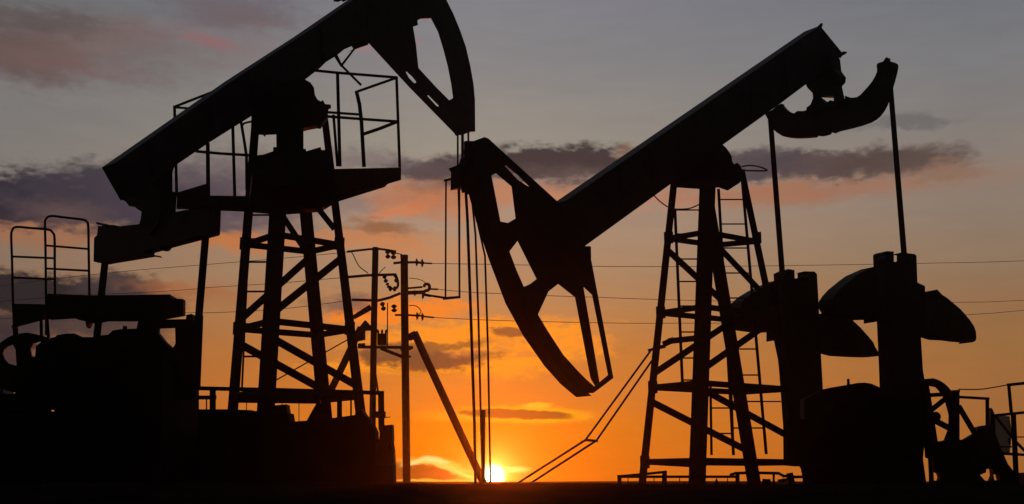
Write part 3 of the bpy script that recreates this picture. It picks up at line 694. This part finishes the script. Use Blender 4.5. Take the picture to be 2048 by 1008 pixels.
SID = [(962, (160, 98, 44)), (860, (160, 102, 50)), (760, (158, 106, 60)), (680, (154, 108, 64)), (600, (148, 110, 78)), (520, (143, 118, 94)), (450, (141, 121, 104)), (330, (139, 126, 116)), (220, (129, 123, 120)), (120, (123, 122, 124)), (0, (115, 117, 123)), (-300, (98, 101, 112))]
LEF = [(962, (128, 74, 44)), (760, (146, 96, 58)), (700, (146, 98, 62)), (600, (144, 107, 78)), (520, (138, 114, 95)), (460, (136, 112, 94)), (340, (127, 121, 115)), (220, (125, 121, 118)), (120, (117, 116, 117)), (0, (106, 108, 112)), (-300, (92, 95, 104))]
dz = M('SUBTRACT', az, saz)
wR = smooth(dz, 0.0, 25.0, lin=True); wL = smooth(dz, -3.0, -25.0, lin=True)
sky = mix(wL, mix(wR, ramp(elf, st(CEN, 1024)), ramp(elf, st(SID, 1960))), ramp(elf, st(LEF, 60)))
# wind-torn cloud edges: positions are pushed about by noise
cv = NN('ShaderNodeCombineXYZ'); LK(az, cv.inputs[0]); LK(M('MULTIPLY', el, 2.2), cv.inputs[1])
def noise(scale, detail, seed):
    n = NN('ShaderNodeTexNoise'); n.noise_dimensions = '4D'; n.inputs['Scale'].default_value = scale; n.inputs['Detail'].default_value = detail; n.inputs['W'].default_value = seed
    n.inputs['Roughness'].default_value = .55; LK(cv.outputs[0], n.inputs['Vector']); return n.outputs['Color']
def warp(scale, amp_x, amp_y, seed, detail=6):
    s = NN('ShaderNodeVectorMath'); s.operation = 'SUBTRACT'; LK(noise(scale, detail, seed), s.inputs[0]); s.inputs[1].default_value = (.5, .5, .5)
    k = NN('ShaderNodeVectorMath'); k.operation = 'MULTIPLY'; LK(s.outputs[0], k.inputs[0]); k.inputs[1].default_value = (amp_x, amp_y, 0); return k.outputs[0]
c2 = NN('ShaderNodeCombineXYZ'); LK(az, c2.inputs[0]); LK(el, c2.inputs[1])
def vadd(a, b):
    n = NN('ShaderNodeVectorMath'); n.operation = 'ADD'; LK(a, n.inputs[0]); LK(b, n.inputs[1]); return n.outputs[0]
wv = vadd(vadd(c2.outputs[0], warp(.35, 4.5, 1.6, 1.3)), warp(1.5, 1.5, .9, 4.1, 10))
wf = vadd(c2.outputs[0], warp(1.3, .9, .28, 7.7, 8))
def nval(v, scale, detail, seed, amp, rough=.6):
    n = NN('ShaderNodeTexNoise'); n.noise_dimensions = '4D'; n.inputs['Scale'].default_value = scale; n.inputs['Detail'].default_value = detail; n.inputs['W'].default_value = seed
    n.inputs['Roughness'].default_value = rough; LK(v, n.inputs['Vector']); return M('MULTIPLY', M('SUBTRACT', n.outputs['Fac'], .5), amp)
nrag = nval(cv.outputs[0], 1.1, 10, 3.3, 1.3, .62); nfine = nval(cv.outputs[0], 2.2, 8, 9.1, .55)
cs = NN('ShaderNodeCombineXYZ'); LK(M('MULTIPLY', az, .30), cs.inputs[0]); LK(M('MULTIPLY', el, 1.6), cs.inputs[1])
streak = nval(cs.outputs[0], 1.0, 9, 5.5, .2, .6)
sv = NN('ShaderNodeVectorMath'); sv.operation = 'SCALE'; LK(sky, sv.inputs[0]); LK(M('ADD', streak, 1.0), sv.inputs['Scale']); sky = sv.outputs[0]
def cloud(sky, cx, cy, rx, ry, soft, op, c, slope=0.0, fine=False):
    a, e = ae(cx, cy); k = 1 / 38.2
    mp = NN('ShaderNodeMapping'); mp.vector_type = 'TEXTURE'; mp.inputs['Location'].default_value = (a, e, 0); mp.inputs['Rotation'].default_value = (0, 0, atan(slope)); mp.inputs['Scale'].default_value = (rx * k, ry * k, 1)
    ch = NN('ShaderNodeVectorMath'); ch.operation = 'MULTIPLY_ADD'       # drawn in order, one bank over the other
    LK(sky, ch.inputs[0]); ch.inputs[1].default_value = (1e-7, 1e-7, 1e-7); LK(wf if fine else wv, ch.inputs[2])
    LK(ch.outputs[0], mp.inputs['Vector'])
    ln = NN('ShaderNodeVectorMath'); ln.operation = 'LENGTH'; LK(mp.outputs[0], ln.inputs[0])
    return mix(smooth(M('ADD', ln.outputs['Value'], nfine if fine else nrag), 1 + soft, max(0, 1 - soft), 0, op), sky, lin(c))
CLOUDS = [
 # upper left wisps
 (120, 85, 240, 62, .6, .6, (106, 92, 90)), (60, 110, 95, 45, .6, .8, (98, 78, 74)), (110, 48, 120, 18, .6, .7, (90, 78, 77)), (230, 80, 120, 26, .8, .45, (126, 100, 96), .25), (150, 130, 120, 18, .8, .4, (124, 96, 94)),
 (450, 15, 140, 38, .7, .7, (104, 94, 102)), (490, 34, 110, 17, .8, .45, (112, 92, 91)), (470, 95, 130, 36, .8, .4, (130, 108, 108)), (412, 86, 46, 12, .8, .6, (150, 98, 100)), (733, 92, 16, 12, .7, .5, (165, 118, 118)), (836, 76, 8, 13, .6, .55, (178, 112, 112)), (160, 235, 120, 14, .9, .3, (112, 112, 114)),
 # left bank
 (60, 455, 170, 26, .6, .8, (160, 108, 78)), (180, 470, 150, 22, .8, .5, (158, 110, 80)),
 (40, 398, 175, 46, .28, .98, (44, 40, 52)), (240, 398, 190, 60, .35, .96, (60, 54, 64)), (360, 400, 150, 66, .5, .92, (68, 60, 72)), (120, 425, 60, 22, .9, .35, (128, 98, 88)),
 (470, 345, 130, 42, .7, .6, (104, 92, 96)), (470, 430, 130, 40, .7, .75, (92, 80, 88)), (430, 478, 130, 15, .7, .75, (200, 120, 64)), (540, 485, 110, 18, .8, .6, (196, 118, 66)),
 (70, 592, 240, 36, .25, .98, (34, 33, 38)), (250, 582, 85, 32, .4, .94, (60, 52, 55)), (20, 660, 90, 30, .5, .92, (50, 44, 48)), (210, 650, 130, 34, .6, .9, (62, 53, 56)), (20, 720, 60, 40, .6, .9, (48, 43, 50)), (350, 578, 70, 13, .8, .6, (168, 104, 64)), (420, 590, 80, 20, .9, .4, (162, 98, 56)),
 # middle bank
 (1010, 388, 270, 22, .7, .65, (200, 124, 78)), (860, 398, 110, 34, .8, .6, (178, 110, 74)), (1320, 398, 150, 20, .9, .4, (198, 130, 96)),
 (1110, 328, 190, 34, .28, .97, (62, 51, 52)), (890, 338, 120, 28, .42, .93, (74, 63, 67)), (740, 322, 90, 20, .7, .6, (108, 96, 98)), (1140, 358, 120, 20, .8, .5, (112, 92, 88)), (1255, 302, 42, 9, .6, .55, (146, 112, 94)), (860, 372, 60, 14, .8, .5, (120, 88, 76)),
 (795, 424, 62, 13, .8, .65, (222, 124, 70), .3), (930, 425, 60, 16, .8, .4, (208, 126, 78)), (700, 412, 70, 20, .8, .55, (124, 106, 104)), (880, 446, 120, 10, .8, .3, (168, 142, 122)), (745, 482, 110, 20, .7, .65, (204, 124, 66)), (755, 458, 62, 14, .6, .8, (140, 92, 58)), (850, 505, 150, 16, .9, .4, (206, 134, 84)),
 # right bank
 (1690, 374, 240, 22, .9, .65, (158, 108, 82)), (1520, 388, 130, 18, .9, .5, (172, 106, 72)), (1610, 332, 170, 24, .4, .9, (80, 65, 66)), (1790, 322, 125, 27, .45, .9, (84, 68, 64)), (1500, 330, 100, 26, .45, .88, (78, 68, 74)), (1885, 348, 55, 16, .7, .65, (138, 104, 86)),
 (1822, 247, 70, 10, .7, .6, (96, 94, 95)), (1740, 258, 60, 7, .8, .3, (108, 106, 104)),
 # lit streaks over the sun
 (800, 622, 130, 24, .4, .92, (247, 134, 40), .08), (700, 606, 60, 18, .6, .7, (104, 80, 76)), (930, 668, 210, 30, .4, .92, (252, 148, 36), .08), (1060, 664, 125, 20, .35, .95, (250, 150, 38)), (1130, 688, 80, 18, .5, .9, (250, 146, 42)), (900, 722, 260, 24, .4, .95, (252, 152, 32), .05), (1060, 720, 120, 24, .5, .9, (252, 150, 36), .15),
 (850, 716, 130, 17, .35, .97, (108, 72, 44)), (790, 704, 80, 13, .5, .9, (116, 80, 52)), (885, 694, 85, 9, .5, .92, (146, 94, 42), .1), (1022, 668, 46, 12, .4, .95, (146, 88, 46)), (960, 706, 70, 5, .8, .5, (176, 108, 66)), (1080, 708, 60, 5, .8, .5, (190, 108, 62), .2), (850, 742, 90, 6, .8, .5, (170, 104, 44)),
]
for c in CLOUDS: sky = cloud(sky, *c)
FINE = [(1045, 829, 128, 16, .35, .9, (255, 172, 24), -.02), (915, 832, 70, 9, .8, .6, (252, 162, 30)), (1072, 811, 26, 5, .6, .9, (255, 186, 50)), (1030, 828, 112, 9.5, .22, 1.0, (126, 78, 26), -.03), (1100, 832, 40, 5, .5, .9, (140, 84, 28), -.12),
        (862, 938, 66, 20, .3, 1.0, (255, 190, 70), -.1), (846, 950, 74, 22, .25, 1.0, (128, 70, 16), -.16), (830, 924, 24, 5, .6, 1.0, (255, 216, 120), .3), (868, 921, 22, 7, .6, 1.0, (255, 222, 130), -.2), (905, 940, 45, 4, .6, 1.0, (255, 200, 90), -.35), (870, 961, 80, 2.5, .8, .9, (255, 190, 60)), (1026, 939, 30, 5, .7, .9, (255, 214, 110))]
for c in FINE: sky = cloud(sky, *c, fine=True)
# aureole round the sun, and its disc
dt = NN('ShaderNodeVectorMath'); dt.operation = 'DOT_PRODUCT'; LK(vn.outputs[0], dt.inputs[0]); dt.inputs[1].default_value = sd_
ang = M('MULTIPLY', M('ARCCOSINE', M('MINIMUM', dt.outputs['Value'], 1.0)), 180 / pi)
def glow(k, amp, c):
    g = M('MULTIPLY', M('EXPONENT', M('MULTIPLY', ang, -1 / k)), amp)
    n = NN('ShaderNodeVectorMath'); n.operation = 'SCALE'; n.inputs[0].default_value = c; LK(g, n.inputs['Scale']); return n.outputs[0]
def addc(a, b):
    return mix(1.0, a, b, 'ADD')
sky = addc(sky, glow(1.6, .15, (1, .45, .04)))
sky = addc(sky, glow(.5, 4.0, (1, .62, .12)))
disc_ = NN('ShaderNodeVectorMath'); disc_.operation = 'SCALE'; disc_.inputs[0].default_value = (1, .82, .42); LK(smooth(ang, .75, .12, 0, 7), disc_.inputs['Scale'])
sky = addc(sky, disc_.outputs[0])
# dusk behind the viewer: physical sky
ns = NN('ShaderNodeTexSky'); ns.sky_type = 'NISHITA'; ns.sun_disc = False; ns.sun_elevation = R(max(sel, .3)); ns.sun_rotation = R(saz)
nsk = NN('ShaderNodeVectorMath'); nsk.operation = 'SCALE'; LK(ns.outputs[0], nsk.inputs[0]); nsk.inputs['Scale'].default_value = .02
back = M('MAXIMUM', smooth(M('ABSOLUTE', dz), 40, 85), smooth(el, 35, 60))
sky = mix(back, sky, nsk.outputs[0])
sky = mix(smooth(el, -.02, -.3), sky, (.006, .005, .004, 1))
bg = NN('ShaderNodeBackground'); LK(sky, bg.inputs['Color']); bg.inputs['Strength'].default_value = 1.0
ow = NN('ShaderNodeOutputWorld'); LK(bg.outputs[0], ow.inputs['Surface'])
wd.cycles.sampling_method = 'MANUAL'; wd.cycles.sample_map_resolution = 512

# evening haze: thin air that scatters the low sun forward
hz = MB(); a, b_ = V((-94, -94, -1.05)), V((94, 94, 22))
hz.add([(a.x, a.y, a.z), (b_.x, a.y, a.z), (b_.x, b_.y, a.z), (a.x, b_.y, a.z), (a.x, a.y, b_.z), (b_.x, a.y, b_.z), (b_.x, b_.y, b_.z), (a.x, b_.y, b_.z)],
       [(0, 3, 2, 1), (4, 5, 6, 7), (0, 1, 5, 4), (1, 2, 6, 5), (2, 3, 7, 6), (3, 0, 4, 7)])
HZ = bpy.data.materials.new('evening_haze'); HZ.use_nodes = True; hn = HZ.node_tree; hn.nodes.clear()
hv = hn.nodes.new('ShaderNodeVolumePrincipled'); hv.inputs['Color'].default_value = (.95, .93, .9, 1); hv.inputs['Density'].default_value = .0006; hv.inputs['Anisotropy'].default_value = .95
hm = hn.nodes.new('ShaderNodeOutputMaterial'); hn.links.new(hv.outputs[0], hm.inputs['Volume'])
ho = hz.build('haze', HZ); ho['kind'] = 'stuff'

sc.view_settings.view_transform = 'Standard'; sc.view_settings.look = 'None'; sc.view_settings.exposure = 0; sc.view_settings.gamma = 1
sc.cycles.max_bounces = 4
